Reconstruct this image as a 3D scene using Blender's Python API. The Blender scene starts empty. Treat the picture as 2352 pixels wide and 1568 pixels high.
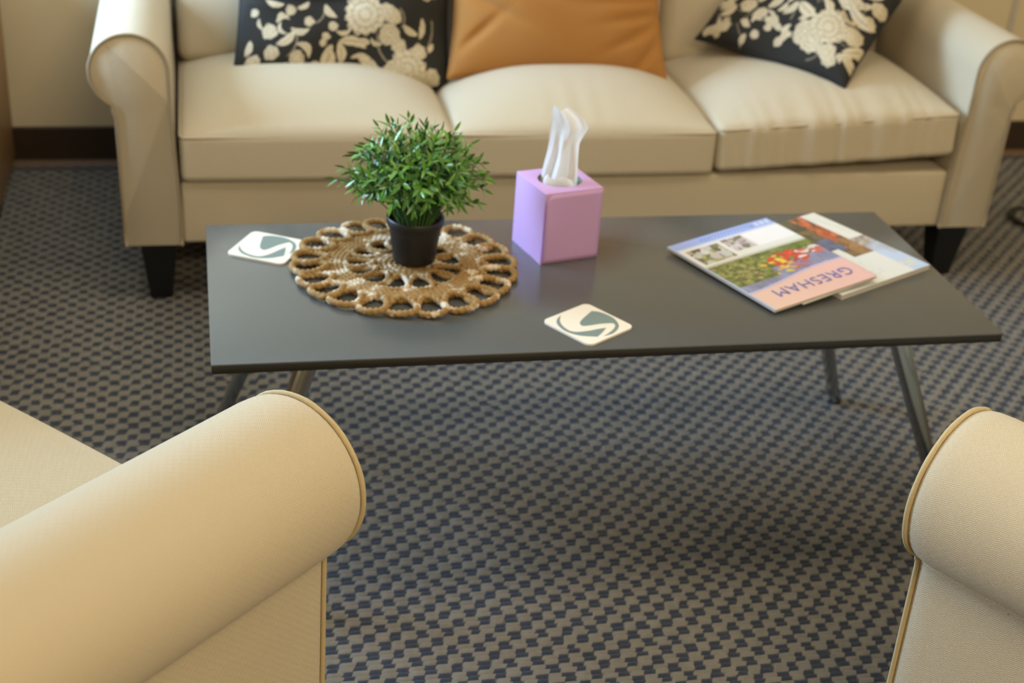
import bpy, bmesh, math, random
import numpy as np
from mathutils import Matrix, Vector

S = bpy.context.scene
COL = S.collection
RNG = random.Random(7)
NR = np.random.default_rng(7)

# ------------------------------------------------------------------ camera
Rm = np.array([[0.97767696, -0.03748982, 0.20674205],
               [-0.19991044, -0.46886864, 0.86034761],
               [0.06468059, -0.88247193, -0.46589667]])
cam_d = bpy.data.cameras.new('camera')
cam = bpy.data.objects.new('camera', cam_d)
COL.objects.link(cam)
cr, cu, cb = Rm[:, 0], -Rm[:, 1], -Rm[:, 2]
cam.matrix_world = Matrix(((cr[0], cu[0], cb[0], 0), (cr[1], cu[1], cb[1], 0), (cr[2], cu[2], cb[2], 1.42), (0, 0, 0, 1)))
cam_d.sensor_width = 36
cam_d.lens = 3273.87 / 2352 * 36
cam_d.clip_start = 0.02
cam_d.dof.use_dof = True
cam_d.dof.focus_distance = 1.66
cam_d.dof.aperture_fstop = 5.0
S.camera = cam

# ------------------------------------------------------------------ world, lights, exposure
W = bpy.data.worlds.new('sky')
S.world = W
W.use_nodes = True
bg = W.node_tree.nodes['Background']
bg.inputs['Color'].default_value = (0.72, 0.84, 1.0, 1)
bg.inputs['Strength'].default_value = 1.2

def area(name, loc, rot, sx, sy, power, color):
    d = bpy.data.lights.new(name, 'AREA')
    d.shape = 'RECTANGLE'
    d.size, d.size_y, d.energy, d.color = sx, sy, power, color
    o = bpy.data.objects.new(name, d)
    COL.objects.link(o)
    o.location, o.rotation_euler = loc, rot
    return o

ROOM = dict(x0=-1.6, x1=3.9, y0=-2.4, y1=3.70, z1=2.62)
WIN = dict(y0=2.55, y1=3.55, z0=0.74, z1=1.95)
wl = area('window_daylight', (-1.57, (WIN['y0'] + WIN['y1']) / 2, (WIN['z0'] + WIN['z1']) / 2), (0, -math.pi / 2, 0),
          WIN['z1'] - WIN['z0'] - .06, WIN['y1'] - WIN['y0'] - .06, 108, (0.47, 0.71, 1.0))
TROFFERS = [(0.70, 1.95), (3.0, 1.95), (0.60, -1.0), (3.0, -1.0)]
for i, (x, y) in enumerate(TROFFERS):
    area('troffer_light', (x, y, ROOM['z1'] - .035), (0, 0, 0), 1.15, 0.55, (14, 7, 52, 22)[i], (1.0, 0.79, 0.50))

S.view_settings.view_transform = 'Standard'
S.view_settings.look = 'None'
S.view_settings.gamma = 1
S.view_settings.use_curve_mapping = False
S.view_settings.exposure = 0.0

# ------------------------------------------------------------------ materials
def new_mat(name):
    m = bpy.data.materials.new(name)
    m.use_nodes = True
    nt = m.node_tree
    return m, nt, nt.nodes['Principled BSDF']

class NB:
    """small node helper"""
    def __init__(s, nt): s.nt = nt
    def n(s, t, **kw):
        o = s.nt.nodes.new(t)
        for k, v in kw.items(): setattr(o, k, v)
        return o
    def link(s, a, b): s.nt.links.new(a, b)
    def math(s, op, a, b=None, c=None):
        o = s.n('ShaderNodeMath', operation=op)
        for i, v in enumerate((a, b, c)):
            if v is None: continue
            if isinstance(v, (int, float)): o.inputs[i].default_value = v
            else: s.link(v, o.inputs[i])
        return o.outputs[0]
    def mix(s, f, a, b):
        o = s.n('ShaderNodeMix', data_type='RGBA')
        for sock, v in ((o.inputs[0], f), (o.inputs[6], a), (o.inputs[7], b)):
            if isinstance(v, (int, float)): sock.default_value = v
            elif isinstance(v, tuple): sock.default_value = (*v, 1) if len(v) == 3 else v
            else: s.link(v, sock)
        return o.outputs[2]
    def noise(s, scale, vec=None, detail=2.0, rough=.5):
        o = s.n('ShaderNodeTexNoise')
        o.inputs['Scale'].default_value = scale
        o.inputs['Detail'].default_value = detail
        o.inputs['Roughness'].default_value = rough
        if vec is not None: s.link(vec, o.inputs['Vector'])
        return o.outputs[0]
    def bump(s, h, dist, strength, bsdf):
        o = s.n('ShaderNodeBump')
        o.inputs['Distance'].default_value = dist
        o.inputs['Strength'].default_value = strength
        s.link(h, o.inputs['Height'])
        s.link(o.outputs[0], bsdf.inputs['Normal'])

def simple(name, col, rough=.5, metal=0, spec=.5, vary=0.0, vscale=8, bump=None):
    m, nt, b = new_mat(name)
    b.inputs['Roughness'].default_value = rough
    b.inputs['Metallic'].default_value = metal
    b.inputs['Specular IOR Level'].default_value = spec
    nb = NB(nt)
    tc = nb.n('ShaderNodeTexCoord').outputs['Object']
    c2 = tuple(max(0, c * (1 - vary)) for c in col)
    c3 = tuple(min(1, c * (1 + vary)) for c in col)
    nb.link(nb.mix(nb.noise(vscale, tc), c2, c3), b.inputs['Base Color'])
    if bump: nb.bump(nb.noise(bump[0], tc, 4), bump[1], bump[2], b)
    return m

def vcol_mat(name, rough=.7, spec=.3, coat=0, bump=None):
    m, nt, b = new_mat(name)
    nb = NB(nt)
    a = nb.n('ShaderNodeVertexColor', layer_name='Col')
    nb.link(a.outputs['Color'], b.inputs['Base Color'])
    b.inputs['Roughness'].default_value = rough
    b.inputs['Specular IOR Level'].default_value = spec
    b.inputs['Coat Weight'].default_value = coat
    b.inputs['Coat Roughness'].default_value = .25
    if bump:
        tc = nb.n('ShaderNodeTexCoord').outputs['UV']
        nb.bump(nb.noise(bump[0], tc, 3), bump[1], bump[2], b)
    return m

def fabric(name, col, pitch=.0104, amt=.7):
    """cream upholstery with a concentric-diamond weave, UV in metres"""
    m, nt, b = new_mat(name)
    nb = NB(nt)
    uv = nb.n('ShaderNodeTexCoord').outputs['UV']
    sp = nb.n('ShaderNodeSeparateXYZ')
    nb.link(uv, sp.inputs[0])
    pu = nb.math('PINGPONG', sp.outputs[0], pitch / 2)
    pv = nb.math('PINGPONG', sp.outputs[1], pitch / 2)
    k = nb.math('ADD', pu, pv)
    w = nb.math('SINE', nb.math('MULTIPLY', k, 2 * math.pi / (pitch / 4)))
    w = nb.math('MULTIPLY_ADD', w, .5, .5)
    grain = nb.noise(1600, uv, 1)
    h = nb.math('ADD', nb.math('MULTIPLY', w, .6), nb.math('MULTIPLY', grain, .5))
    dk = tuple(c * .85 for c in col)
    c = nb.mix(w, dk, col)
    blot = nb.noise(3.5, uv, 3)
    c = nb.mix(nb.math('MULTIPLY', blot, .16), c, tuple(x * .78 for x in col))
    vo = nb.n('ShaderNodeTexVoronoi')
    vo.inputs['Scale'].default_value = 11
    nb.link(uv, vo.inputs['Vector'])
    speck = nb.math('LESS_THAN', vo.outputs['Distance'], .012)
    c = nb.mix(nb.math('MULTIPLY', speck, .75), c, (.10, .07, .03))
    nb.link(c, b.inputs['Base Color'])
    b.inputs['Roughness'].default_value = .85
    b.inputs['Specular IOR Level'].default_value = .25
    b.inputs['Sheen Weight'].default_value = .25
    b.inputs['Sheen Roughness'].default_value = .4
    nb.bump(h, .0009, amt, b)
    return m

def carpet_floor():
    m, nt, b = new_mat('carpet_backing')
    nb = NB(nt)
    tc = nb.n('ShaderNodeTexCoord').outputs['Object']
    sp = nb.n('ShaderNodeSeparateXYZ')
    nb.link(tc, sp.inputs[0])
    i = nb.math('FLOOR', nb.math('MULTIPLY_ADD', sp.outputs[0], 1 / CX, .5 - CX0 / CX))
    j = nb.math('FLOOR', nb.math('MULTIPLY_ADD', sp.outputs[1], 1 / CY, .5 - CY0 / CY))
    par = nb.math('PINGPONG', nb.math('ADD', i, j), 1)
    c = nb.mix(par, LIGHT_YARN, DARK_YARN)
    nb.link(nb.mix(nb.noise(400, tc), c, (.05, .05, .055)), b.inputs['Base Color'])
    b.inputs['Roughness'].default_value = .95
    return m

def yarn(name, col):
    m, nt, b = new_mat(name)
    nb = NB(nt)
    tc = nb.n('ShaderNodeTexCoord').outputs['Object']
    n1 = nb.noise(60, tc, 2)
    n2 = nb.noise(900, tc, 2)
    c = nb.mix(n1, tuple(x * .72 for x in col), tuple(min(1, x * 1.3) for x in col))
    c = nb.mix(nb.math('MULTIPLY', n2, .5), c, tuple(x * .5 for x in col))
    nb.link(c, b.inputs['Base Color'])
    b.inputs['Roughness'].default_value = .8
    b.inputs['Specular IOR Level'].default_value = .3
    b.inputs['Sheen Weight'].default_value = .35
    b.inputs['Sheen Roughness'].default_value = .45
    nb.bump(n2, .001, .5, b)
    return m

CX, CY, CX0, CY0 = .02027, .0205, .361, 1.817
LIGHT_YARN, DARK_YARN = (.215, .197, .168), (.025, .033, .054)

M = {}
M['fabric'] = fabric('cream_diamond_fabric', (.70, .61, .445))
M['piping'] = simple('cream_piping', (.56, .46, .27), .8, vary=.1, vscale=200, bump=(900, .0005, .4))
M['sofa_piping'] = simple('sofa_piping', (.36, .29, .19), .8, vary=.05)
M['cushion_seam'] = simple('cushion_seam', (.56, .47, .34), .85, vary=.05)
M['black_wood'] = simple('black_wood', (.006, .006, .006), .45, vary=.2)
M['wall'] = simple('wall_paint', (.74, .62, .41), .75, spec=.3, vary=.03, vscale=3, bump=(250, .0005, .15))
M['ceiling'] = simple('ceiling_tile', (.78, .76, .70), .9, vary=.05, vscale=60)
M['base'] = simple('brown_vinyl', (.042, .022, .011), .45, vary=.15)
M['toe'] = simple('brown_toe', (.14, .075, .035), .5, vary=.15)
M['oak'] = None
M['table'] = simple('grey_laminate', (.092, .097, .098), .22, spec=.85, vary=.03, vscale=30)
M['table_edge'] = simple('dark_edge', (.020, .018, .014), .4, vary=.1)
M['frame_steel'] = simple('dark_steel', (.05, .05, .048), .35, .6, vary=.1)
M['chrome'] = simple('polished_steel', (.42, .42, .41), .18, 1.0, vary=.06, vscale=20)
M['pot'] = simple('black_plastic', (.010, .010, .011), .42, vary=.1)
M['soil'] = simple('dark_soil', (.015, .012, .008), .9, vary=.4, vscale=90)
M['lilac'] = simple('lilac_card', (.59, .365, .70), .5, vary=.02)
M['liner'] = simple('box_inside', (.36, .32, .22), .6, vary=.08)
M['tissue'] = simple('white_tissue', (.96, .96, .96), .9, vary=.01)
nb_ = NB(M['tissue'].node_tree)
tl_ = nb_.n('ShaderNodeBsdfTranslucent'); tl_.inputs[0].default_value = (.96, .96, .96, 1)
mx_ = nb_.n('ShaderNodeMixShader'); mx_.inputs[0].default_value = .5
nb_.link(M['tissue'].node_tree.nodes['Principled BSDF'].outputs[0], mx_.inputs[1]); nb_.link(tl_.outputs[0], mx_.inputs[2])
nb_.link(mx_.outputs[0], M['tissue'].node_tree.nodes['Material Output'].inputs[0])
M['coaster'] = simple('cream_coaster', (.88, .83, .72), .5, vary=.02)
M['logo'] = simple('teal_print', (.20, .27, .26), .5, vary=.03)
M['paper'] = simple('page_edges', (.62, .60, .55), .8, vary=.08, vscale=120)
M['blue_print'] = simple('blue_print', (.12, .17, .55), .5, vary=.02)
M['print'] = vcol_mat('glossy_cover', .38, .5, .25)
M['floral'] = vcol_mat('floral_cotton', .85, .2, 0, (500, .001, .3))
M['rust'] = simple('rust_linen', (.42, .195, .055), .85, spec=.2, vary=.08, vscale=5, bump=(700, .0006, .3))
M['black_cord'] = simple('black_cord', (.008, .008, .008), .5, vary=.1)
M['white_frame'] = simple('window_white', (.75, .75, .73), .4, vary=.03)
M['trim'] = simple('pale_batten', (.62, .58, .50), .6, vary=.03)

def oak():
    m, nt, b = new_mat('oak_veneer')
    nb = NB(nt)
    tc = nb.n('ShaderNodeTexCoord').outputs['Object']
    mp = nb.n('ShaderNodeMapping')
    mp.inputs['Scale'].default_value = (40, 40, 2.5)
    nb.link(tc, mp.inputs[0])
    nb.link(nb.mix(nb.noise(1, mp.outputs[0], 4), (.30, .155, .055), (.46, .26, .10)), b.inputs['Base Color'])
    b.inputs['Roughness'].default_value = .45
    return m
M['oak'] = oak()

def jute():
    m, nt, b = new_mat('jute_rope')
    nb = NB(nt)
    tc = nb.n('ShaderNodeNewGeometry').outputs['Position']
    patch = nb.noise(38, tc, 4)
    r = nb.n('ShaderNodeValToRGB')
    r.color_ramp.elements[0].position = .53
    r.color_ramp.elements[1].position = .62
    nb.link(patch, r.inputs[0])
    fine = nb.noise(260, tc, 3)
    tan = nb.mix(fine, (.17, .092, .026), (.50, .31, .11))
    nb.link(nb.mix(r.outputs[0], tan, (.72, .62, .47)), b.inputs['Base Color'])
    b.inputs['Roughness'].default_value = .8
    nb.bump(nb.noise(900, tc, 2), .001, .6, b)
    return m
M['jute'] = jute()

def leafmat(name, c1, c2):
    m, nt, b = new_mat(name)
    nb = NB(nt)
    oi = nb.n('ShaderNodeObjectInfo').outputs['Random']
    pos = nb.n('ShaderNodeNewGeometry').outputs['Position']
    f = nb.math('MULTIPLY_ADD', nb.noise(70, pos, 1), .7, nb.math('MULTIPLY_ADD', oi, .4, -.05))
    nb.link(nb.mix(f, c1, c2), b.inputs['Base Color'])
    b.inputs['Roughness'].default_value = .3
    b.inputs['Specular IOR Level'].default_value = .6
    b.inputs['Subsurface Weight'].default_value = 0
    return m
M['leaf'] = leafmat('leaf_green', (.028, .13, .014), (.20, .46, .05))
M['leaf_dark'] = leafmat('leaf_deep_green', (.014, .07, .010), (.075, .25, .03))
M['stem'] = simple('stem_green', (.05, .14, .02), .6, vary=.2)
M['lamp'] = None
def emis(name, col, s):
    m, nt, b = new_mat(name)
    b.inputs['Emission Color'].default_value = (*col, 1)
    b.inputs['Emission Strength'].default_value = s
    b.inputs['Base Color'].default_value = (.9, .9, .9, 1)
    return m
M['lamp'] = emis('lamp_diffuser', (1, .83, .58), 1.5)
def glass():
    m, nt, b = new_mat('window_glass')
    b.inputs['Transmission Weight'].default_value = 1
    b.inputs['Roughness'].default_value = .02
    b.inputs['IOR'].default_value = 1.1
    return m
M['glass'] = glass()

# ------------------------------------------------------------------ mesh helpers
def mk(name, V, F, mat=None, parent=None, smooth=True, uv=None, col=None, mats=None, midx=None):
    me = bpy.data.meshes.new(name)
    me.from_pydata([tuple(map(float, v)) for v in V], [], [tuple(map(int, f)) for f in F])
    if smooth: me.polygons.foreach_set('use_smooth', [True] * len(me.polygons))
    for mm in (mats or ([mat] if mat else [])): me.materials.append(mm)
    if midx is not None: me.polygons.foreach_set('material_index', midx)
    if uv is not None:
        l = me.uv_layers.new(name='UVMap')
        vi = np.empty(len(me.loops), np.int32)
        me.loops.foreach_get('vertex_index', vi)
        l.data.foreach_set('uv', np.asarray(uv, np.float32)[vi].ravel())
    if col is not None:
        a = me.color_attributes.new('Col', 'FLOAT_COLOR', 'POINT')
        c4 = np.ones((len(V), 4), np.float32)
        c4[:, :3] = col
        a.data.foreach_set('color', c4.ravel())
    me.update()
    o = bpy.data.objects.new(name, me)
    COL.objects.link(o)
    if parent is not None: o.parent = parent
    return o

def sharp(o, deg=35):
    o.data.set_sharp_from_angle(angle=math.radians(deg))
    return o

def thing(name, label, cat, loc=(0, 0, 0), rz=0, group=None):
    o = bpy.data.objects.new(name, None)
    COL.objects.link(o)
    o.empty_display_size = .05
    o.location = loc
    o.rotation_euler = (0, 0, rz)
    return tag(o, label, cat, group)

def tag(o, label, cat, group=None):
    o['label'] = label
    o['category'] = cat
    if group: o['group'] = group
    return o

def struct(o, label=None):
    o['kind'] = 'structure'
    if label: o['label'] = label
    return o

def grid_faces(n, m, cu=False, cv=False, flip=False, off=0):
    F = []
    for i in range(n if cu else n - 1):
        for j in range(m if cv else m - 1):
            a, b_, c_, d = i * m + j, ((i + 1) % n) * m + j, ((i + 1) % n) * m + (j + 1) % m, i * m + (j + 1) % m
            f = (a + off, b_ + off, c_ + off, d + off)
            F.append(f[::-1] if flip else f)
    return F

def box_vf(x0, x1, y0, y1, z0, z1):
    V = [(x, y, z) for z in (z0, z1) for y in (y0, y1) for x in (x0, x1)]
    F = [(0, 2, 3, 1), (4, 5, 7, 6), (0, 1, 5, 4), (2, 6, 7, 3), (0, 4, 6, 2), (1, 3, 7, 5)]
    return V, F

def box(name, x0, x1, y0, y1, z0, z1, mat, parent=None, bev=0.0, seg=2):
    V, F = box_vf(x0, x1, y0, y1, z0, z1)
    o = mk(name, V, F, mat, parent, smooth=False)
    if bev:
        bm = bmesh.new()
        bm.from_mesh(o.data)
        bmesh.ops.bevel(bm, geom=bm.edges[:], offset=bev, segments=seg, affect='EDGES', profile=.5)
        for f in bm.faces: f.smooth = True
        bm.to_mesh(o.data)
        bm.free()
        sharp(o, 40)
    return o

def soft_box(name, a, b, h, rc, mat, parent=None, deform=None, n=(24, 24, 8), uvoff=(0, 0)):
    """rounded box of half sizes a,b,h centred at the origin, then deform(V)->V; UV in metres"""
    def axis(k, half):
        lin = np.linspace(-1, 1, k)
        e = rc / half
        extra = np.array([1 - e, 1 - e * .55, 1 - e * .2])
        return np.unique(np.round(np.concatenate([lin, extra, -extra]).clip(-1, 1), 5))
    ax = [axis(n[0], a), axis(n[1], b), axis(n[2], h)]
    dims = np.array([a, b, h])
    bm = bmesh.new()
    uvl = bm.loops.layers.uv.new('UVMap')
    Vs, Fs, UVs = [], [], []
    base = 0
    for d in range(3):
        i, j = [k for k in range(3) if k != d]
        for sgn in (-1, 1):
            U, Vv = np.meshgrid(ax[i], ax[j], indexing='ij')
            P = np.zeros(U.shape + (3,))
            P[..., i], P[..., j], P[..., d] = U, Vv, sgn
            nn, mm = U.shape
            flip = (sgn > 0) == (d == 1)
            Fs += grid_faces(nn, mm, flip=not flip if True else flip, off=base) if False else grid_faces(nn, mm, flip=flip, off=base)
            base += nn * mm
            P = P.reshape(-1, 3) * dims
            Vs.append(P)
            if d == 2: UVs.append(P[:, [0, 1]])
            elif d == 1: UVs.append(P[:, [0, 2]] + [0, .37])
            else: UVs.append(P[:, [1, 2]] + [.21, .11])
    V = np.concatenate(Vs)
    UV = np.concatenate(UVs) + np.array(uvoff)
    q = np.clip(V, -(dims - rc), dims - rc)
    dd = V - q
    L = np.linalg.norm(dd, axis=1, keepdims=True)
    V = np.where(L > 1e-9, q + dd / np.maximum(L, 1e-9) * rc, V)
    if deform is not None: V = deform(V.copy())
    o = mk(name, V, Fs, mat, parent, True, UV)
    bm.free()
    bm = bmesh.new()
    bm.from_mesh(o.data)
    bmesh.ops.remove_doubles(bm, verts=bm.verts[:], dist=1e-5)
    bmesh.ops.recalc_face_normals(bm, faces=bm.faces[:])
    bm.to_mesh(o.data)
    bm.free()
    return o

def tube_vf(path, r, k=8, closed=False, twist=0, lobes=3, depth=0.0, up=(0, 0, 1)):
    """tube along path; with depth>0 the section has lobes winding along it like a rope"""
    P = np.asarray(path, float)
    n = len(P)
    T = (np.roll(P, -1, 0) - np.roll(P, 1, 0)) if closed else np.gradient(P, axis=0)
    T /= np.linalg.norm(T, axis=1, keepdims=True) + 1e-12
    up = np.array(up, float)
    N = np.cross(np.broadcast_to(up, T.shape), T)
    ln = np.linalg.norm(N, axis=1, keepdims=True)
    N = np.where(ln > 1e-4, N / np.maximum(ln, 1e-9), np.array([1., 0, 0]))
    B = np.cross(T, N)
    seg = np.linalg.norm(np.diff(P, axis=0, append=P[:1] if closed else P[-1:]), axis=1)
    s = np.concatenate([[0], np.cumsum(seg)[:-1]])
    if closed and twist:
        tot = seg.sum()
        twist = round(tot * twist) / tot
    ph = np.linspace(0, 2 * np.pi, k, endpoint=False)
    rr = r if np.ndim(r) else np.full(n, r)
    rad = rr[:, None] * (1 + depth * np.cos(lobes * (ph[None] - 2 * np.pi * twist * s[:, None] / lobes)))
    V = P[:, None] + rad[..., None] * (np.cos(ph)[None, :, None] * N[:, None] + np.sin(ph)[None, :, None] * B[:, None])
    F = grid_faces(n, k, cu=closed, cv=True, flip=True)
    if not closed:
        F += [tuple(range(k)), tuple(range(n * k - 1, n * k - k - 1, -1))]
    return V.reshape(-1, 3), F

def join_vf(parts):
    V, F, o = [], [], 0
    for v, f in parts:
        V.append(np.asarray(v, float))
        F += [tuple(i + o for i in ff) for ff in f]
        o += len(v)
    return np.concatenate(V), F

def lathe(name, prof, k, mat, parent=None):
    ph = np.linspace(0, 2 * np.pi, k, endpoint=False)
    V = [(r * math.cos(p), r * math.sin(p), z) for r, z in prof for p in ph]
    return mk(name, V, grid_faces(len(prof), k, cv=True, flip=True), mat, parent)

def copy_tree(o, parent=None):
    c = o.copy()
    COL.objects.link(c)
    c.parent = parent
    for ch in o.children: copy_tree(ch, c)
    return c

# ------------------------------------------------------------------ room
x0, x1, y0, y1, z1 = ROOM['x0'], ROOM['x1'], ROOM['y0'], ROOM['y1'], ROOM['z1']
fl = struct(box('floor', x0, x1, y0, y1, -.06, 0, carpet_floor()), 'blue grey checked loop carpet')
struct(box('ceiling', x0, x1, y0, y1, z1, z1 + .08, M['ceiling']))
struct(box('wall_back', x0, x1, y1, y1 + .12, 0, z1, M['wall']))
struct(box('wall_right', x1, x1 + .12, y0, y1, 0, z1, M['wall']))
struct(box('wall_front', x0, x1, y0 - .12, y0, 0, z1, M['wall']))
w = WIN
vf = [box_vf(x0 - .12, x0, y0, w['y0'], 0, z1), box_vf(x0 - .12, x0, w['y1'], y1, 0, z1),
      box_vf(x0 - .12, x0, w['y0'], w['y1'], 0, w['z0']), box_vf(x0 - .12, x0, w['y0'], w['y1'], w['z1'], z1)]
V, F = join_vf(vf)
struct(mk('wall_left', V, F, M['wall'], smooth=False))
wf = thing('window_1', 'white framed window in the left wall', 'window', (x0, 0, 0))
del wf['category']
struct(wf)
t = .05
V, F = join_vf([box_vf(-.10, -.04, w['y0'], w['y0'] + t, w['z0'], w['z1']), box_vf(-.10, -.04, w['y1'] - t, w['y1'], w['z0'], w['z1']),
                box_vf(-.10, -.04, w['y0'] + t, w['y1'] - t, w['z0'], w['z0'] + t), box_vf(-.10, -.04, w['y0'] + t, w['y1'] - t, w['z1'] - t, w['z1'])])
mk('window_frame', V, F, M['white_frame'], wf, smooth=False)
box('pane', -.072, -.066, w['y0'] + t, w['y1'] - t, w['z0'] + t, w['z1'] - t, M['glass'], wf)
box('window_sill', -.04, .05, w['y0'] - .03, w['y1'] + .03, w['z0'] - .03, w['z0'], M['white_frame'], wf, .004)

def baseboard(name, axis, a0, a1, wall, sgn):
    """vinyl cove base: flat band, then a toe that runs out to the carpet; along x (axis 0) or y"""
    H, T = .106, .006
    prof = [(0, H), (T * .6, H), (T, H - .004), (T, .016), (.008, .010), (.014, .004), (.017, 0.0), (0, 0)]
    n = len(prof)
    V = []
    for a in (a0, a1):
        for d, z in prof:
            p = wall + sgn * d
            V.append((a, p, z) if axis == 0 else (p, a, z))
    F = [(i, (i + 1) % n, (i + 1) % n + n, i + n) for i in range(n)] + [tuple(range(n)), tuple(range(2 * n - 1, n - 1, -1))]
    mi = [1 if i in (3, 4, 5) else 0 for i in range(n)] + [0, 0]
    o = mk(name, V, F, smooth=False, mats=[M['base'], M['toe']], midx=mi)
    bm = bmesh.new(); bm.from_mesh(o.data)
    bmesh.ops.recalc_face_normals(bm, faces=bm.faces[:]); bm.to_mesh(o.data); bm.free()
    return struct(o)
baseboard('baseboard_back', 0, x0, x1, y1, -1)
baseboard('baseboard_left', 1, y0, y1, x0, 1)
baseboard('baseboard_right', 1, y0, y1, x1, -1)
struct(box('trim_1', 2.296, 2.311, y1 - .006, y1, .106, z1, M['trim'], None, .002), 'pale vertical batten on the back wall')

for i, (x, y) in enumerate(TROFFERS):
    L = thing('ceiling_light', ['warm ceiling light panel right above the coffee table', 'warm ceiling light panel right of the sofa',
              'warm ceiling light panel behind the two armchairs on the left', 'warm ceiling light panel behind the two armchairs on the right'][i],
              'ceiling light', (x, y, z1), 0, 'ceiling light panels')
    V, F = join_vf([box_vf(-.62, .62, -.32, -.28, -.03, 0), box_vf(-.62, .62, .28, .32, -.03, 0),
                    box_vf(-.62, -.58, -.28, .28, -.03, 0), box_vf(.58, .62, -.28, .28, -.03, 0)])
    mk('frame', V, F, M['white_frame'], L, smooth=False)
    box('diffuser', -.58, .58, -.28, .28, -.02, -.002, M['lamp'], L)

# carpet loops: every yarn loop of the checked weave, one stuff part of the floor
def carpet_loops():
    ax = np.array([-1, -.62, 0, .62, 1.0]); by = np.array([-1, 0, 1.0])
    A, B = np.meshgrid(ax, by, indexing='ij')
    Z = np.sqrt(np.clip(1 - np.abs(A) ** 2.6, 0, 1)) * np.where(np.abs(B) < .5, 1, 0.0)
    X0, X1, Y0, Y1 = -.75, 2.75, 1.15, 3.682
    ii = np.arange(math.ceil((X0 - CX0) / CX), math.floor((X1 - CX0) / CX))
    jj = np.arange(math.ceil((Y0 - CY0) / CY), math.floor((Y1 - CY0) / CY))
    I, J, Kk = np.meshgrid(ii, jj, np.arange(2), indexing='ij')
    I, J, Kk = I.ravel(), J.ravel(), Kk.ravel()
    lt = ((I + J) % 2 == 0)
    n = len(I)
    cx = CX0 + I * CX + NR.normal(0, .0014, n)
    cy = CY0 + (J + (Kk - .5) * .5) * CY + NR.normal(0, .0004, n)
    hl = np.where(lt, CX * .64, CX * .50) * (1 + NR.normal(0, .12, n))
    hw = CY * .25 * (1.12 + NR.normal(0, .05, n))
    hh = np.where(lt, .0042, .0030) * (1 + NR.normal(0, .12, n))
    V = np.empty((n, 15, 3), np.float32)
    V[..., 0] = cx[:, None] + hl[:, None] * A.ravel()
    V[..., 1] = cy[:, None] + hw[:, None] * B.ravel()
    V[..., 2] = hh[:, None] * Z.ravel() - .0002
    q = np.array(grid_faces(5, 3, flip=False), np.int32)
    Fq = (q[None] + (np.arange(n, dtype=np.int32) * 15)[:, None, None]).reshape(-1, 4)
    me = bpy.data.meshes.new('carpet_loops')
    me.vertices.add(n * 15); me.vertices.foreach_set('co', V.ravel())
    me.loops.add(len(Fq) * 4); me.loops.foreach_set('vertex_index', Fq.ravel())
    me.polygons.add(len(Fq))
    me.polygons.foreach_set('loop_start', np.arange(len(Fq), dtype=np.int32) * 4)
    me.materials.append(yarn('beige_yarn', LIGHT_YARN)); me.materials.append(yarn('navy_yarn', DARK_YARN))
    me.polygons.foreach_set('material_index', np.repeat(np.where(lt, 0, 1).astype(np.int32), len(q)))
    me.polygons.foreach_set('use_smooth', np.ones(len(Fq), bool))
    me.update(calc_edges=True); me.validate()
    o = bpy.data.objects.new('carpet_loops', me)
    COL.objects.link(o)
    o.parent = fl
    o['kind'] = 'stuff'
carpet_loops()

# ------------------------------------------------------------------ upholstery
def arm_profile(r, zc, nu, nz, ib, zb, bu):
    """outline of a rolled arm, (u outwards, z); from inner bottom over the roll to outer bottom"""
    pts = [(ib, zb), (ib, zb + .02)]
    za = zc - r * .15
    for k in range(1, 7):
        f = k / 7
        pts.append((ib + (-r - ib) * f * f * (3 - 2 * f), zb + .02 + (za - zb - .02) * f))
    for a in np.linspace(math.pi, -math.radians(62), 34): pts.append((r * math.cos(a), zc + r * math.sin(a)))
    e = pts[-1]
    for f in (.35, .7, .9): pts.append((e[0] + (nu + .004 - e[0]) * f, e[1] + (nz - e[1]) * f ** .8))
    pts += [(nu + .0015, nz - .003), (nu, nz - .012)]
    for k in range(1, 9):
        f = k / 8
        pts.append((nu + (bu - nu) * f, nz - .012 + (zb - nz + .012) * f))
    return np.array(pts)

def make_arm(name, P, L, sgn, mat, pmat, parent, pr, puff=.002, taper=0.0):
    """extrude the outline from y=0 (front) back to y=-L; sgn +1 outer is +x"""
    n = len(P)
    ctr = P.mean(0)
    ws = [0.0, .003, .009, .018] + list(np.linspace(.032, L - .02, 14)) + [L]
    inset = {0.0: puff + .004, .003: puff, .009: puff * .5, .018: puff * .15}
    arc = np.concatenate([[0], np.cumsum(np.linalg.norm(np.diff(P, axis=0), axis=1))])
    V, UV = [], []
    d = np.gradient(P, axis=0); d /= np.linalg.norm(d, axis=1, keepdims=True)
    nor = np.stack([-d[:, 1], d[:, 0]], 1)
    for w_ in ws:
        ins = inset.get(w_, 0)
        for i in range(n):
            q = P[i] - nor[i] * ins
            z = q[1] + (taper * w_ if q[1] > .3 else 0)
            V.append((sgn * q[0], -w_, z)); UV.append((w_, arc[i]))
    m = len(ws)
    F = grid_faces(m, n, cv=True)
    F += [tuple(range(n)), tuple(range(m * n - 1, (m - 1) * n - 1, -1))]
    o = mk(name, V, F, mat, parent, True, UV)
    bm = bmesh.new(); bm.from_mesh(o.data)
    bmesh.ops.recalc_face_normals(bm, faces=bm.faces[:]); bm.to_mesh(o.data); bm.free()
    sharp(o, 50)
    path = [(sgn * (p[0] + nn[0] * (pr * .3 - puff)), .0005, p[1] + nn[1] * (pr * .3 - puff)) for p, nn in zip(P, nor)]
    V, F = tube_vf(path, pr, 8, up=(0, 1, 0), twist=230, lobes=2, depth=.06)
    mk('piping', V, F, pmat, o)
    return o

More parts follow.
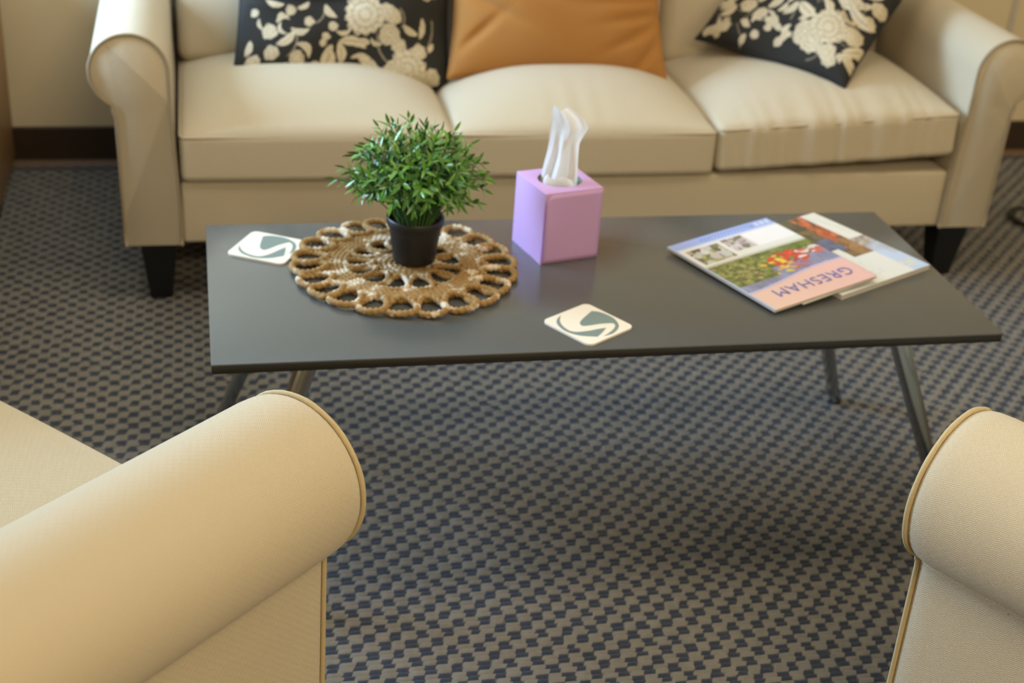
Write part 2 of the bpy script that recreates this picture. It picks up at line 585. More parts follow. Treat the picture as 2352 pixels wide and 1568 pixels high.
def leg_vf(cx, cy, h, t0, t1):
    V = [(cx + sx * w_, cy + sy * w_, z) for z, w_ in ((0, t1 / 2), (h, t0 / 2)) for sy in (-1, 1) for sx in (-1, 1)]
    return V, [(0, 2, 3, 1), (4, 5, 7, 6), (0, 1, 5, 4), (2, 6, 7, 3), (0, 4, 6, 2), (1, 3, 7, 5)]

def crown(a, b, h, c, front=0.0, wr=None):
    def f(V):
        x, y = V[:, 0] / a, V[:, 1] / b
        top = np.clip((V[:, 2] + h * .2) / (h * .8), 0, 1)
        up = c * np.clip(1 - np.abs(x) ** 2.4, 0, 1) ** .75 * np.clip(1 - np.abs(y) ** 2.2, 0, 1) ** .78
        V[:, 2] += up * top
        fr = np.clip((-y - .8) / .2, 0, 1)
        V[:, 1] -= fr * front * np.clip(1 - x * x, 0, 1)
        if wr is not None: wr(V, x, y)
        return V
    return f

# --- sofa: front plane y = 2.846, seen frame x -0.167 .. 1.823
SOFA = thing('sofa', 'long cream three-seat sofa with rolled arms against the back wall', 'sofa', (.828, 2.846, 0))
aP = arm_profile(.078, .521, .031, .434, -.09, .143, .027)
for sgn in (-1, 1):
    o = make_arm('arm', aP, .80, -sgn, M['fabric'], M['sofa_piping'], SOFA, .0032)
    o.location = (sgn * .968, 0, 0)
    o.rotation_euler = (0, 0, math.pi)
base = soft_box('base', .877, .38, .069, .008, M['fabric'], SOFA, n=(8, 8, 4))
base.location = (0, .388, .212)
sb = soft_box('back', .885, .10, .33, .05, M['fabric'], SOFA, n=(12, 6, 8))
sb.location = (0, .70, .48)
for sx in (-1, 1):
    for yy in (.055, .72):
        V, F = leg_vf(sx * .928, yy, .143, .078, .045)
        mk('leg', V, F, M['black_wood'], SOFA, smooth=False)

def wr3(V, x, y):
    fr = np.clip((-y - .45) / .5, 0, 1)
    rip = np.sin(V[:, 0] * 62 + 1.5 * np.sin(V[:, 0] * 23)) * .55 + np.sin(V[:, 0] * 141 + 2 * np.sin(V[:, 0] * 31)) * .45
    fall = np.clip(1.05 - np.abs(x) ** 4, 0, 1)
    V[:, 1] -= fr * .0040 * rip * fall * np.clip(-y, 0, 1) ** 6
    V[:, 2] += np.clip((-y - .3) / .6, 0, 1) * np.clip(1 - (-y - .9) * 10, 0, 1) * .0016 * rip * fall * (V[:, 2] > 0)
def wr2(V, x, y):
    rip = np.sin(V[:, 0] * 90 + 2 * np.sin(V[:, 0] * 17))
    V[:, 2] += np.clip((-y - .25) / .6, 0, 1) * np.clip(1 - (-y - .9) * 10, 0, 1) * .0010 * rip * np.clip(1 - np.abs(x + .1) * 2.2, 0, 1) * (V[:, 2] > 0)
cw = [(-.876, -.302, 0, .283, 0, None, .078), (-.300, .291, 0, .284, 0, wr2, .082), (.293, .873, .034, .290, 0, wr3, .070)]
for k, (xa, xb, tilt, zb, dy, wr, cc) in enumerate(cw):
    a, b, h = (xb - xa) / 2, .265, .053
    cs = soft_box('seat_cushion', a, b, h, .016, M['fabric'], SOFA, crown(a, b, h, cc, .004, wr), n=(64, 30, 8), uvoff=(k * .3, 0))
    cs.location = ((xa + xb) / 2, b - .004 + dy, zb + h + tilt / 2)
    cs.rotation_euler = (0, -math.atan2(tilt, xb - xa), 0)
    e = .004
    pp = []
    for (cx_, cy_, a0) in ((a - .016, b - .016, 0), (-a + .016, b - .016, 90), (-a + .016, -b + .016, 180), (a - .016, -b + .016, 270)):
        for q in range(0, 91, 15):
            aa = math.radians(a0 + q)
            xx, yy = cx_ + .0145 * math.cos(aa), cy_ + .0145 * math.sin(aa)
            pp.append((xx, yy - (.004 * max(0, 1 - (xx / a) ** 2) if yy < 0 else 0), h - .006))
    V, F = tube_vf(pp, .0030, 6, True)
    mk('seam', V, F, M['cushion_seam'], cs)
for k, (xa, xb) in enumerate(((-.876, -.292), (-.290, .290), (.292, .876))):
    a, b, h = (xb - xa) / 2, .075, .235
    def bulge(V, a=a, h=h):
        V[:, 1] -= np.clip(-V[:, 1] / .075, 0, 1) * .055 * np.clip(1 - (V[:, 0] / a) ** 2, 0, 1) ** .6 * np.clip(1 - (V[:, 2] / h) ** 2, 0, 1) ** .6
        return V
    bc = soft_box('back_cushion', a, b, h, .03, M['fabric'], SOFA, bulge, n=(24, 6, 24), uvoff=(k * .21, .5))
    bc.location = ((xa + xb) / 2, .575, .615)
    bc.rotation_euler = (-.20, 0, 0)

# --- armchairs: local +y is the way the chair faces
def make_chair():
    t = thing('armchair', 'cream armchair at the left, its right rolled arm and seat in view', 'armchair', (0, 0, 0), 0, 'cream armchairs facing the sofa')
    P = arm_profile(.099, .527, .042, .434, -.100, .11, .038)
    for sgn in (-1, 1):
        o = make_arm('arm', P, .76, sgn, M['fabric'], M['piping'], t, .0033, puff=.006)
        o.location = (sgn * .37, .40, 0)
    o = soft_box('base', .264, .37, .085, .010, M['fabric'], t, n=(8, 8, 4)); o.location = (0, .02, .195)
    a, b, h = .262, .30, .062
    o = soft_box('seat_cushion', a, b, h, .022, M['fabric'], t, crown(a, b, h, .045), n=(30, 30, 8)); o.location = (0, .105, .345)
    o = soft_box('back', .40, .07, .32, .05, M['fabric'], t, n=(16, 6, 16)); o.location = (0, -.36, .50)
    o.rotation_euler = (.13, 0, 0)
    def bulge(V):
        V[:, 1] += np.clip(V[:, 1] / .06, 0, 1) * .05 * np.clip(1 - (V[:, 0] / .26) ** 2, 0, 1) ** .6 * np.clip(1 - (V[:, 2] / .22) ** 2, 0, 1) ** .6
        return V
    o = soft_box('back_cushion', .26, .06, .22, .03, M['fabric'], t, bulge, n=(20, 6, 20)); o.location = (0, -.235, .645)
    o.rotation_euler = (.13, 0, 0)
    for sx in (-1, 1):
        for yy in (.34, -.32):
            V, F = leg_vf(sx * .35, yy, .11, .06, .038)
            mk('leg', V, F, M['black_wood'], t, smooth=False)
    return t
CH = make_chair()
CH2 = copy_tree(CH)
CH.location, CH.rotation_euler = (-.452, 1.362, 0), (0, 0, -math.radians(47))
CH2.location, CH2.rotation_euler = (1.371, 1.117, 0), (0, 0, math.radians(32))
CH2['label'] = 'cream armchair cut off at the right edge, only its left rolled arm in view'

# ------------------------------------------------------------------ throw pillows
def pillow_grid(w_, h_, t_, n, pinch, wrinkle, side, seed):
    u = np.linspace(-1, 1, n)
    U, Vv = np.meshgrid(u, u, indexing='ij')
    ear = 1 - pinch * (1 - np.abs(Vv) ** 2.2)
    eav = 1 - pinch * (1 - np.abs(U) ** 2.2)
    X = w_ / 2 * U * (1 - (1 - ear) * np.abs(U) ** 1.5)
    Y = h_ / 2 * Vv * (1 - (1 - eav) * np.abs(Vv) ** 1.5)
    prof = np.clip((1 - U ** 2) * (1 - Vv ** 2), 0, 1) ** .42
    Z = t_ / 2 * prof
    if wrinkle: Z = Z + wrinkle(U, Vv) * np.clip(prof * 3, 0, 1)
    return U, Vv, np.stack([X, Y, Z * side], -1)

def make_pillow(name, label, w_, h_, t_, mat, M4, pinch=.06, wrinkle=None, painter=None, n=90, seed=0, cat='pillow', seam_mat=None, group=None):
    U, Vv, A = pillow_grid(w_, h_, t_, n, pinch, wrinkle, 1, seed)
    _, _, B = pillow_grid(w_, h_, t_, n, pinch, None, -1, seed)
    V = np.concatenate([A.reshape(-1, 3), B.reshape(-1, 3)])
    F = grid_faces(n, n) + grid_faces(n, n, flip=True, off=n * n)
    uv = np.stack([(U + 1) / 2 * w_, (Vv + 1) / 2 * h_], -1).reshape(-1, 2)
    col = None
    if painter is not None:
        c1 = painter(uv[:, 0], uv[:, 1])
        col = np.concatenate([c1, painter(w_ - uv[:, 0], uv[:, 1])])
    root = thing(name, label, cat, (0, 0, 0), 0, group)
    root.matrix_world = M4
    o = mk('cover', V, F, mat, root, True, np.concatenate([uv, uv]), col)
    bm = bmesh.new(); bm.from_mesh(o.data)
    bmesh.ops.remove_doubles(bm, verts=bm.verts[:], dist=1e-5); bm.to_mesh(o.data); bm.free()
    e = []
    for k in range(n): e.append(A[k, 0])
    for k in range(1, n): e.append(A[n - 1, k])
    for k in range(n - 2, -1, -1): e.append(A[k, n - 1])
    for k in range(n - 2, 0, -1): e.append(A[0, k])
    e = np.array(e)[::2]
    V, F = tube_vf(e, .0028, 6, True)
    mk('seam', V, F, seam_mat or mat, root, True, None, np.full((len(V), 3), .03) if painter is not None else None)
    return root

def frame(P0, ex, ey, at):
    """4x4 with local x along ex, y along ey, so that local point `at` lands on P0"""
    ex = Vector(ex).normalized()
    ey = Vector(ey); ey = (ey - ex * ey.dot(ex)).normalized()
    ez = ex.cross(ey)
    m = Matrix((ex, ey, ez)).transposed().to_4x4()
    m.translation = Vector(P0) - m.to_3x3() @ Vector(at)
    return m

CREAM = np.array([.66, .57, .40]); BGC = np.array([.030, .029, .026])
def floral(motifs):
    def paint(s, t):
        c = np.tile(BGC, (len(s), 1))
        for m in motifs:
            k, cx_, cy_ = m[0], m[1], m[2]
            dx, dy = s - cx_, t - cy_
            if k == 'F':
                R, nn, ph = m[3], m[4], m[5]
                d = np.hypot(dx, dy); th = np.arctan2(dy, dx) + ph
                edge = R * (.84 + .16 * np.abs(np.cos(nn * th / 2)) + .05 * np.cos(3 * th + ph))
                ins = d < edge
                q = d / R * 3.1 + .32 * np.abs(np.cos(nn * th / 2 + np.floor(d / R * 3) * 1.3))
                line = (q % 1) < .16
                pet = (np.abs(np.sin(nn * th / 2)) < .10) & (d > R * .35)
                c[ins] = CREAM
                c[ins & (line | pet)] = CREAM * .42
            else:
                ln, wd, an, bend = m[3], m[4], m[5], m[6]
                ca, sa = math.cos(an), math.sin(an)
                x = dx * ca + dy * sa; y = -dx * sa + dy * ca
                y = y - bend * (x * x / ln)
                f = np.clip(1 - (x / ln) ** 2, 0, 1)
                if k == 'L':
                    ins = (np.abs(x) < ln) & (np.abs(y) < wd * f ** .8)
                    c[ins] = CREAM * m[7] if len(m) > 7 else CREAM
                    c[ins & (np.abs(y) < wd * .09) & (x < ln * .55)] = CREAM * .4
                else:
                    ins = (np.abs(x) < ln) & (np.abs(y) < wd)
                    c[ins] = CREAM * .45
        return c
    return paint

def Z2(x, y, k, ox, oy): return ((x - ox) / k, (oy - y) / k)
def left_motifs():
    k, ox, oy = 4500., 130., 700.
    m = []
    def S_(x, y, l, w_, a, b): p = Z2(x, y, k, ox, oy); m.append(('S', *p, l / k, w_ / k, math.radians(a), b))
    def F_(x, y, r, n, ph=0.): p = Z2(x, y, k, ox, oy); m.append(('F', *p, r / k, n, ph))
    def L_(x, y, l, w_, a, b=0.): p = Z2(x, y, k, ox, oy); m.append(('L', *p, l / k, w_ / k, math.radians(a), b))
    S_(1560, 420, 180, 9, -60, .3); S_(700, 430, 120, 8, 70, .3); S_(1780, 60, 100, 8, 100, .4); S_(2100, 200, 150, 9, 80, .2); S_(960, 120, 90, 8, 60, .3)
    F_(1380, 60, 215, 13); F_(1600, 20, 90, 7); F_(1670, 60, 85, 6, .4); F_(1640, 240, 115, 8, .3); F_(1745, 345, 80, 7, .9)
    F_(1850, 560, 205, 12, .2); F_(1720, 590, 120, 9, .5); F_(1960, 700, 130, 9, .1); F_(2060, 800, 75, 7); F_(1760, 690, 90, 8)
    F_(2110, 625, 95, 8, .5); F_(1960, 385, 85, 6, .3); F_(470, 500, 78, 6, .2); F_(725, 545, 80, 8, .4); F_(300, 590, 75, 6, .8)
    F_(640, 70, 55, 6); F_(440, 290, 80, 6, .2); F_(280, 110, 42, 5); F_(915, 610, 52, 6); F_(820, 650, 42, 6); F_(1000, 310, 45, 5); F_(975, 380, 38, 5)
    F_(1070, 200, 50, 5); F_(830, 170, 52, 5)
    L_(620, 370, 115, 42, 40, .3); L_(815, 430, 100, 38, -45, -.6); L_(1040, 530, 110, 72, 75, .2); L_(1040, 440, 60, 32, 60); L_(1170, 460, 105, 48, 100, .2)
    L_(1270, 330, 150, 48, -5, -.3); L_(1380, 330, 70, 36, 0); L_(1500, 340, 70, 22, -20, .5); L_(1370, 470, 110, 26, 0, -.3); L_(1420, 530, 80, 34, -20); L_(1510, 580, 90, 38, -50, .3)
    L_(740, 285, 95, 34, 0, .4); L_(550, 130, 70, 34, 20, -.8); L_(540, 270, 80, 20, -60, .7); L_(250, 460, 80, 34, 75, .2); L_(1850, 190, 95, 34, -25, .2)
    L_(1990, 150, 110, 32, 85, .2); L_(1020, 60, 90, 36, -50, .4); L_(780, 20, 80, 26, 35, .3); L_(470, 20, 100, 32, -15, .3); L_(490, 640, 80, 30, 0); L_(610, 625, 40, 22, 60)
    L_(1070, 650, 75, 28, 0, .2); L_(1270, 635, 100, 32, -10, .2); L_(1440, 650, 36, 20, 40); L_(330, 220, 60, 18, -70, .3); L_(2090, 330, 60, 26, 60); L_(1180, 265, 80, 26, 10, .5)
    rng = random.Random(3)
    for q in range(60):
        x, y = rng.uniform(130, 2150), rng.uniform(-1400, -140)
        if q % 3 == 0: F_(x, y, rng.uniform(60, 190), rng.randint(6, 13), rng.random())
        else: L_(x, y, rng.uniform(60, 130), rng.uniform(26, 55), rng.uniform(0, 180), rng.uniform(-.5, .5))
    return m
def right_motifs():
    # pillow coordinates: x along the lower edge from the left corner, y up
    rng = random.Random(11)
    m = []
    for q in range(170):
        x, y = rng.uniform(.01, .39), rng.uniform(.01, .45)
        if q % 4 == 0: m.append(('F', x, y, rng.uniform(.007, .014), rng.randint(5, 8), rng.random()))
        elif q % 4 == 1: m.append(('S', x, y, rng.uniform(.015, .03), .0011, rng.uniform(0, 3), rng.uniform(-.6, .6)))
        else: m.append(('L', x, y, rng.uniform(.011, .024), rng.uniform(.004, .0085), rng.uniform(0, 3), rng.uniform(-.6, .6)))
    F = [(.355, .105, .050, 13), (.330, .060, .036, 9), (.385, .045, .026, 7), (.300, .075, .030, 8), (.365, .195, .030, 8), (.425, .115, .030, 8), (.40, .03, .02, 6),
         (.335, .275, .044, 12), (.285, .285, .036, 8), (.39, .28, .02, 6), (.075, .030, .018, 7), (.045, .020, .015, 6), (.105, .105, .024, 6), (.155, .09, .02, 6),
         (.20, .075, .018, 7), (.17, .03, .012, 5), (.215, .17, .022, 7), (.12, .19, .022, 7), (.445, .215, .022, 7), (.44, .17, .018, 6)]
    for x, y, r, n in F: m.append(('F', x * .86, y, r * .92, n, rng.random()))
    L = [(.245, .175, .034, .012, .4, .4), (.275, .125, .032, .014, -.5, .2), (.235, .12, .024, .010, 1.2, .3), (.415, .165, .040, .013, -.2, .3), (.33, .155, .03, .010, 2.2, .3),
         (.18, .135, .028, .012, 1.3, .2), (.13, .145, .024, .012, 1.7, .2), (.09, .15, .022, .010, 1.4, .3), (.25, .05, .022, .008, 1.4, .4), (.31, .22, .03, .011, .2, .4),
         (.42, .245, .034, .012, .9, .3), (.45, .08, .03, .012, .9, .2), (.06, .075, .024, .011, .9, .3), (.20, .225, .03, .014, 1.9, .2), (.25, .235, .026, .011, .6, .3)]
    for l in L: m.append(('L', l[0] * .86, *l[1:]))
    for q in range(46):
        x, y = rng.uniform(.01, .47), rng.uniform(.30, .47)
        if q % 3 == 0: m.append(('F', x, y, rng.uniform(.014, .042), rng.randint(6, 12), rng.random()))
        else: m.append(('L', x, y, rng.uniform(.014, .03), rng.uniform(.006, .012), rng.uniform(0, 3), rng.uniform(-.5, .5)))
    return m

def fold_left(U, V):
    y = V - (-.28 - .05 * U)
    g = np.clip(1 - np.abs(U + .75) * 1.1, 0, 1)
    return -.035 * np.exp(-(y / .055) ** 2) * g + .006 * np.sin(5 * U + 3 * V) + .004 * np.sin(9 * V - 4 * U)
def fold_rust(U, V):
    w_ = np.zeros_like(U)
    for cx_, cy_, a, l in ((-.72, -.35, -.5, .35), (-.62, -.18, -.25, .45), (-.78, -.62, .7, .25), (.72, -.45, .2, .3), (.70, -.62, .5, .3), (.66, -.30, .1, .35), (.80, -.80, .9, .2), (-.80, -.05, .1, .3)):
        x = (U - cx_) * math.cos(a) + (V - cy_) * math.sin(a); y = -(U - cx_) * math.sin(a) + (V - cy_) * math.cos(a)
        w_ -= .009 * np.exp(-(y / .05) ** 2) * np.exp(-(x / l) ** 2)
    return w_ + .003 * np.sin(7 * U + 5 * V)
def fold_soft(U, V): return .006 * np.sin(4 * U + 3 * V + 1) + .004 * np.sin(8 * V - 5 * U) - .012 * np.exp(-((V + .1 + .3 * U) / .06) ** 2) * np.clip(1 - np.abs(U - .8) * 1.4, 0, 1)

make_pillow('throw_pillow', 'black and cream floral pillow on the left end of the sofa', .485, .46, .15, M['floral'],
            frame((.072, 3.11, .432), (1, .01, -.075), (.03, .42, .9), (-.2425, -.23, 0)), .045, fold_left, floral(left_motifs()), n=280, group='floral throw pillows')
make_pillow('throw_pillow', 'plain rust orange pillow in the middle of the sofa', .52, .50, .17, M['rust'],
            frame((.548, 3.09, .430), (1, .0, -.015), (0, .42, .9), (-.26, -.25, 0)), .085, fold_rust, None, n=120)
make_pillow('throw_pillow', 'black and cream floral pillow tipped on its corner by the right sofa arm', .40, .46, .14, M['floral'],
            frame((1.440, 2.925, .462), (.235, -.265, -.022), (.27, .13, .19), (.20, -.23, 0)), .05, fold_soft, floral(right_motifs()), n=280, group='floral throw pillows')

# ------------------------------------------------------------------ coffee table
TX0, TX1, TY0, TY1, TZ = -.001, 1.242, 1.811, 2.309, .42
TB = thing('coffee_table', 'long low grey coffee table with splayed metal legs', 'table', ((TX0 + TX1) / 2, (TY0 + TY1) / 2, 0))
ox, oy = TB.location[0], TB.location[1]
hx, hy = (TX1 - TX0) / 2, (TY1 - TY0) / 2
tt = box('tabletop', -hx, hx, -hy, hy, TZ - .004, TZ, M['table'], TB, .0012)
box('edge_band', -hx + .0005, hx - .0005, -hy + .0005, hy - .0005, TZ - .017, TZ - .004, M['table_edge'], tt, .003)
for sy in (-1, 1): box('rail', -hx + .15, hx - .15, sy * (hy - .075) - .014, sy * (hy - .075) + .014, TZ - .040, TZ - .017, M['frame_steel'], TB, .002)
for sx in (-1, 1): box('cross_rail', sx * (hx - .162) - .014, sx * (hx - .162) + .014, -hy + .089, hy - .089, TZ - .040, TZ - .017, M['frame_steel'], TB, .002)
for sx in (-1, 1):
    for sy in (-1, 1):
        top = np.array([sx * (hx - .150), sy * (hy - .075), TZ - .018]); bot = np.array([sx * (hx - .002), sy * (hy + .004), 0.0])
        V = []
        for p, a, b in ((bot, .010, .013), (bot + (top - bot) * .5, .013, .016), (top, .016, .019)):
            for k in range(12):
                an = 2 * math.pi * k / 12 + math.pi / 12
                c, s = math.cos(an), math.sin(an)
                V.append((p[0] + a * math.copysign(abs(c) ** .45, c), p[1] + b * math.copysign(abs(s) ** .45, s), p[2]))
        F = grid_faces(3, 12, cv=True, flip=True) + [tuple(range(11, -1, -1)), tuple(range(24, 36))]
        lg = sharp(mk('leg', V, F, M['chrome'], TB), 30)
        V = [(bot[0] + .0125 * math.cos(2 * math.pi * k / 12), bot[1] + .0155 * math.sin(2 * math.pi * k / 12), z) for z in (0, .006) for k in range(12)]
        mk('glide', V, grid_faces(2, 12, cv=True, flip=True) + [tuple(range(11, -1, -1)), tuple(range(12, 24))], M['pot'], lg, smooth=False)

# ------------------------------------------------------------------ woven mat
MX, MY, MR = .3174, 2.113, .186
MT = thing('woven_mat', 'round tan rope mat with looped edge under the plant', 'mat', (MX, MY, TZ))
RR = .0053
def rope(name, path, closed, r=RR, tw=105):
    V, F = tube_vf(path, r, 9, closed, twist=tw, lobes=2, depth=.20)
    return mk(name, V, F, M['jute'], MT)
def ring(rad, z=RR, n=None):
    n = n or int(rad * 3600)
    ph = np.linspace(0, 2 * np.pi, n, endpoint=False)
    return np.stack([rad * np.cos(ph), rad * np.sin(ph), np.full(n, z) + .0008 * np.sin(ph * 11)], 1)
def petal(r0, r1, wid, ang, z0, n=104, wob=0):
    ph = np.linspace(0, 2 * np.pi, n, endpoint=False)
    x = (r0 + r1) / 2 - (r1 - r0) / 2 * np.cos(ph)
    y = wid * np.sin(ph) * (1 - .30 * np.cos(ph))
    zz = z0 + .0022 * np.sin(ph + .6) + .0012 * np.cos(2 * ph)
    ca, sa = math.cos(ang), math.sin(ang)
    return np.stack([x * ca - y * sa, x * sa + y * ca, zz], 1)
NO = 22
for k in range(NO):
    a = 2 * math.pi * (k + .15 * RNG.uniform(-1, 1)) / NO
    rope('outer_loop', petal(.129 + RNG.uniform(-.002, .002), MR - RR * .6 + RNG.uniform(-.003, .003), .0225 + RNG.uniform(-.0015, .0025), a, RR + .0022 + RNG.uniform(0, .001)), True)
for rad in (.0985, .106, .1135, .121, .1285): rope('braid_ring', ring(rad), True)
NI = 13
for k in range(NI):
    a = 2 * math.pi * (k + .12 * RNG.uniform(-1, 1)) / NI + .1
    rope('inner_loop', petal(.050, .0975, .0175 + RNG.uniform(-.001, .002), a, RR + .002 + RNG.uniform(0, .001), 84), True, RR * .80)
sp = []
for k in range(700):
    f = k / 699
    rad = .003 + .050 * f
    an = 2 * math.pi * 5.6 * math.sqrt(f) * math.sqrt(f)
    sp.append((rad * math.cos(an), rad * math.sin(an), RR + .0004 * math.sin(an * 3)))
rope('centre_spiral', sp, False)

# ------------------------------------------------------------------ potted plant
PX, PY, PZ = .3335, 2.122, TZ + .0122
PL = thing('potted_plant', 'small bushy green plant in a black pot on the rope mat', 'plant', (PX, PY, PZ))
lathe('pot', [(.0, 0), (.030, 0), (.0342, .0015), (.0352, .006), (.0435, .064), (.0462, .0645), (.0470, .0665), (.0476, .0765), (.0462, .0785), (.0440, .0770), (.0425, .066), (.0, .066)], 48, M['pot'], PL)
sharp(PL.children[0], 40)
so = []
for i, r in enumerate((0, .02, .043)):
    for k in range(20):
        a = 2 * math.pi * k / 20
        so.append((r * math.cos(a), r * math.sin(a), .070 - .004 * (i == 2) + RNG.uniform(-.002, .003)))
mk('soil', so, grid_faces(3, 20, cv=True, flip=True), M['soil'], PL)
# leaf mesh shared by all leaves: lance shape, folded along the midrib and arching
def leaf_vf(n=6):
    V, F = [], []
    for i in range(n):
        f = i / (n - 1)
        wd = .165 * math.sin(math.pi * min(1, f * .92 + .06)) ** .8 * (1 - .35 * f) if 0 < i < n - 1 else .012
        for s in (-1, 0, 1): V.append((s * wd, f, .10 * abs(s) * (1 - f) * .6 - .16 * f * f))
    return V, grid_faces(n, 3)
LV, LF = leaf_vf()
leaf_me = {}
for nm in ('leaf', 'leaf_dark'):
    o = mk('leaf', LV, LF, M[nm]); leaf_me[nm] = o.data; bpy.data.objects.remove(o)
cand = []
stems = []
NS = 108
for k in range(NS):
    gz = 1 - (k + .5) / NS * 1.02
    az = k * 2.399963
    pol = math.acos(max(-1, min(1, gz)))             # 0 up .. pi/2 sideways
    pol = pol * .83
    if k == NS - 5: az = math.radians(200)
    ln = (.106 + .020 * math.cos(pol)) * RNG.uniform(.80, 1.12)
    if pol > 1.2: ln *= .95
    d = Vector((math.sin(pol) * math.cos(az), math.sin(pol) * math.sin(az), math.cos(pol)))
    b0 = Vector((.030 * math.sin(pol) * math.cos(az), .030 * math.sin(pol) * math.sin(az), .068))
    tip = Vector((0, 0, .088)) + d * ln + Vector((0, 0, .012))
    mid = b0.lerp(tip, .5) + Vector((0, 0, .016 + .012 * math.sin(pol)))
    stems.append((b0, mid, tip))
# two long sprigs that stick out to the left in the photograph
for az, pol, ln in ((math.radians(186), 1.12, .148), (math.radians(172), 1.02, .135), (math.radians(95), .12, .132), (math.radians(20), .95, .122), (math.radians(-30), 1.25, .112)):
    d = Vector((math.sin(pol) * math.cos(az), math.sin(pol) * math.sin(az), math.cos(pol)))
    b0 = Vector((.025 * math.cos(az), .025 * math.sin(az), .068)); tip = Vector((0, 0, .085)) + d * ln
    stems.append((b0, b0.lerp(tip, .5) + Vector((0, 0, .014)), tip))
def bez(a, b, c, f): return a * (1 - f) ** 2 + b * 2 * f * (1 - f) + c * f * f
stem_obj = []
for (a, b, c) in stems:
    b2 = b * 2 - (a + c) * .5
    path = [bez(a, b2, c, f) for f in np.linspace(0, 1, 7)]
    V, F = tube_vf(path, np.linspace(.0011, .0006, 7), 5, up=(.3, .9, .1))
    so_ = mk('sprig', V, F, M['stem'], PL)
    stem_obj.append(so_)
    nl = 13
    for q in range(nl):
        f = .30 + .70 * q / (nl - 1)
        p = bez(a, b2, c, f); tg = (bez(a, b2, c, min(1, f + .02)) - bez(a, b2, c, f - .02)).normalized()
        side = tg.cross(Vector((0, 0, 1)) if abs(tg.z) < .9 else Vector((1, 0, 0))).normalized()
        an = q * 2.4 + RNG.uniform(-.5, .5)
        rad = side * math.cos(an) + tg.cross(side) * math.sin(an)
        op = .75 if q < nl - 1 else .05
        y = (tg * (1 - .45 * op) + rad * op * RNG.uniform(.6, 1.15)).normalized()
        z = (tg * .6 - rad * .5 + Vector((0, 0, .5))); z = (z - y * z.dot(y)).normalized()
        x = y.cross(z)
        ln = RNG.uniform(.018, .026) * (1 - .2 * (q == nl - 1))
        m4 = Matrix((x * ln, y * ln, z * ln)).transposed().to_4x4(); m4.translation = p
        # visibility score: outer, towards the camera and above
        sc = p.length - .9 * p.y / .1 * .03 + RNG.uniform(0, .02) + .25 * p.z
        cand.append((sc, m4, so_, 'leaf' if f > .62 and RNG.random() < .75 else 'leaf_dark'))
cand.sort(key=lambda c: -c[0])
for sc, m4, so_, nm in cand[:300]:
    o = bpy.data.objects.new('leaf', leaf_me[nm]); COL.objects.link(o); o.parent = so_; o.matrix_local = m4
Vs, Fs, mi = [], [], []
LVa = np.array(LV)
for i, (sc, m4, so_, nm) in enumerate(cand[300:]):
    A4 = np.array(m4)
    Vs.append(LVa @ A4[:3, :3].T + A4[:3, 3]); Fs += [tuple(v + i * len(LV) for v in f) for f in LF]; mi += [0 if nm == 'leaf' else 1] * len(LF)
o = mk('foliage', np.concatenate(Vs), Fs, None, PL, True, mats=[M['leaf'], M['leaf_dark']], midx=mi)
o['kind'] = 'stuff'

# ------------------------------------------------------------------ tissue box
BS, BH = .109, .1275
ba = math.radians(14)
fb = np.array([.5463, 2.1131])
exb, eyb = np.array([math.cos(ba), math.sin(ba)]), np.array([-math.sin(ba), math.cos(ba)])
bc_ = fb + (exb + eyb) * BS / 2
TBX = thing('tissue_box', 'lilac cube tissue box with round opening on the coffee table', 'tissue box', (bc_[0], bc_[1], TZ), ba)
hb, HR, NN = BS / 2, .0385, 64
rcv = .0018
def sq(f, h):
    """point on the square of half-size h at angle index f"""
    a = 2 * math.pi * f / NN
    c, s = math.cos(a), math.sin(a); m = max(abs(c), abs(s))
    return (h * c / m, h * s / m)
V = []
rings = [(hb, 0), (hb, BH - rcv), (hb - rcv * .3, BH - rcv * .3), (hb - rcv, BH)]
for h, z in rings:
    for k in range(NN): V.append((*sq(k, h), z))
for k in range(NN): a = 2 * math.pi * k / NN; V.append((HR * math.cos(a), HR * math.sin(a) * .96, BH))
for k in range(NN): a = 2 * math.pi * k / NN; V.append((HR * math.cos(a), HR * math.sin(a) * .96, BH - .0012))
bd = sharp(mk('body', V, grid_faces(6, NN, cv=True, flip=True) + [tuple(range(NN - 1, -1, -1))], M['lilac'], TBX), 30)
V = []
for r, z in ((.040, BH - .0013), (.046, BH - .02), (.046, BH - .045), (0.0, BH - .045)):
    for k in range(32): a = 2 * math.pi * k / 32; V.append((r * math.cos(a), r * math.sin(a), z))
mk('liner', V, grid_faces(4, 32, cv=True), M['liner'], bd)
# glued front flap: a thin card sheet, its left edge bowed off the box, its upper left corner rounded
V = []
nu, nv = 12, 16
for i in range(nu):
    for j in range(nv):
        u, v = i / (nu - 1), j / (nv - 1)
        z = .0008 + (BH - .0035) * v
        left = -hb + .0008 + .010 * max(0, (v - .93) / .07) ** 2 + .0018 * (1 - math.sin(math.pi * min(1, v * .95)))
        xx = left + (hb - .0006 - left) * u
        lift = .0008 + .0052 * (1 - u) ** 5 * math.sin(math.pi * (v * .92 + .02))
        V.append((xx, -hb - lift, z))
fp = mk('front_flap', V, grid_faces(nu, nv), M['lilac'], TBX)
md = fp.modifiers.new('thick', 'SOLIDIFY'); md.thickness = .0004; md.offset = 1

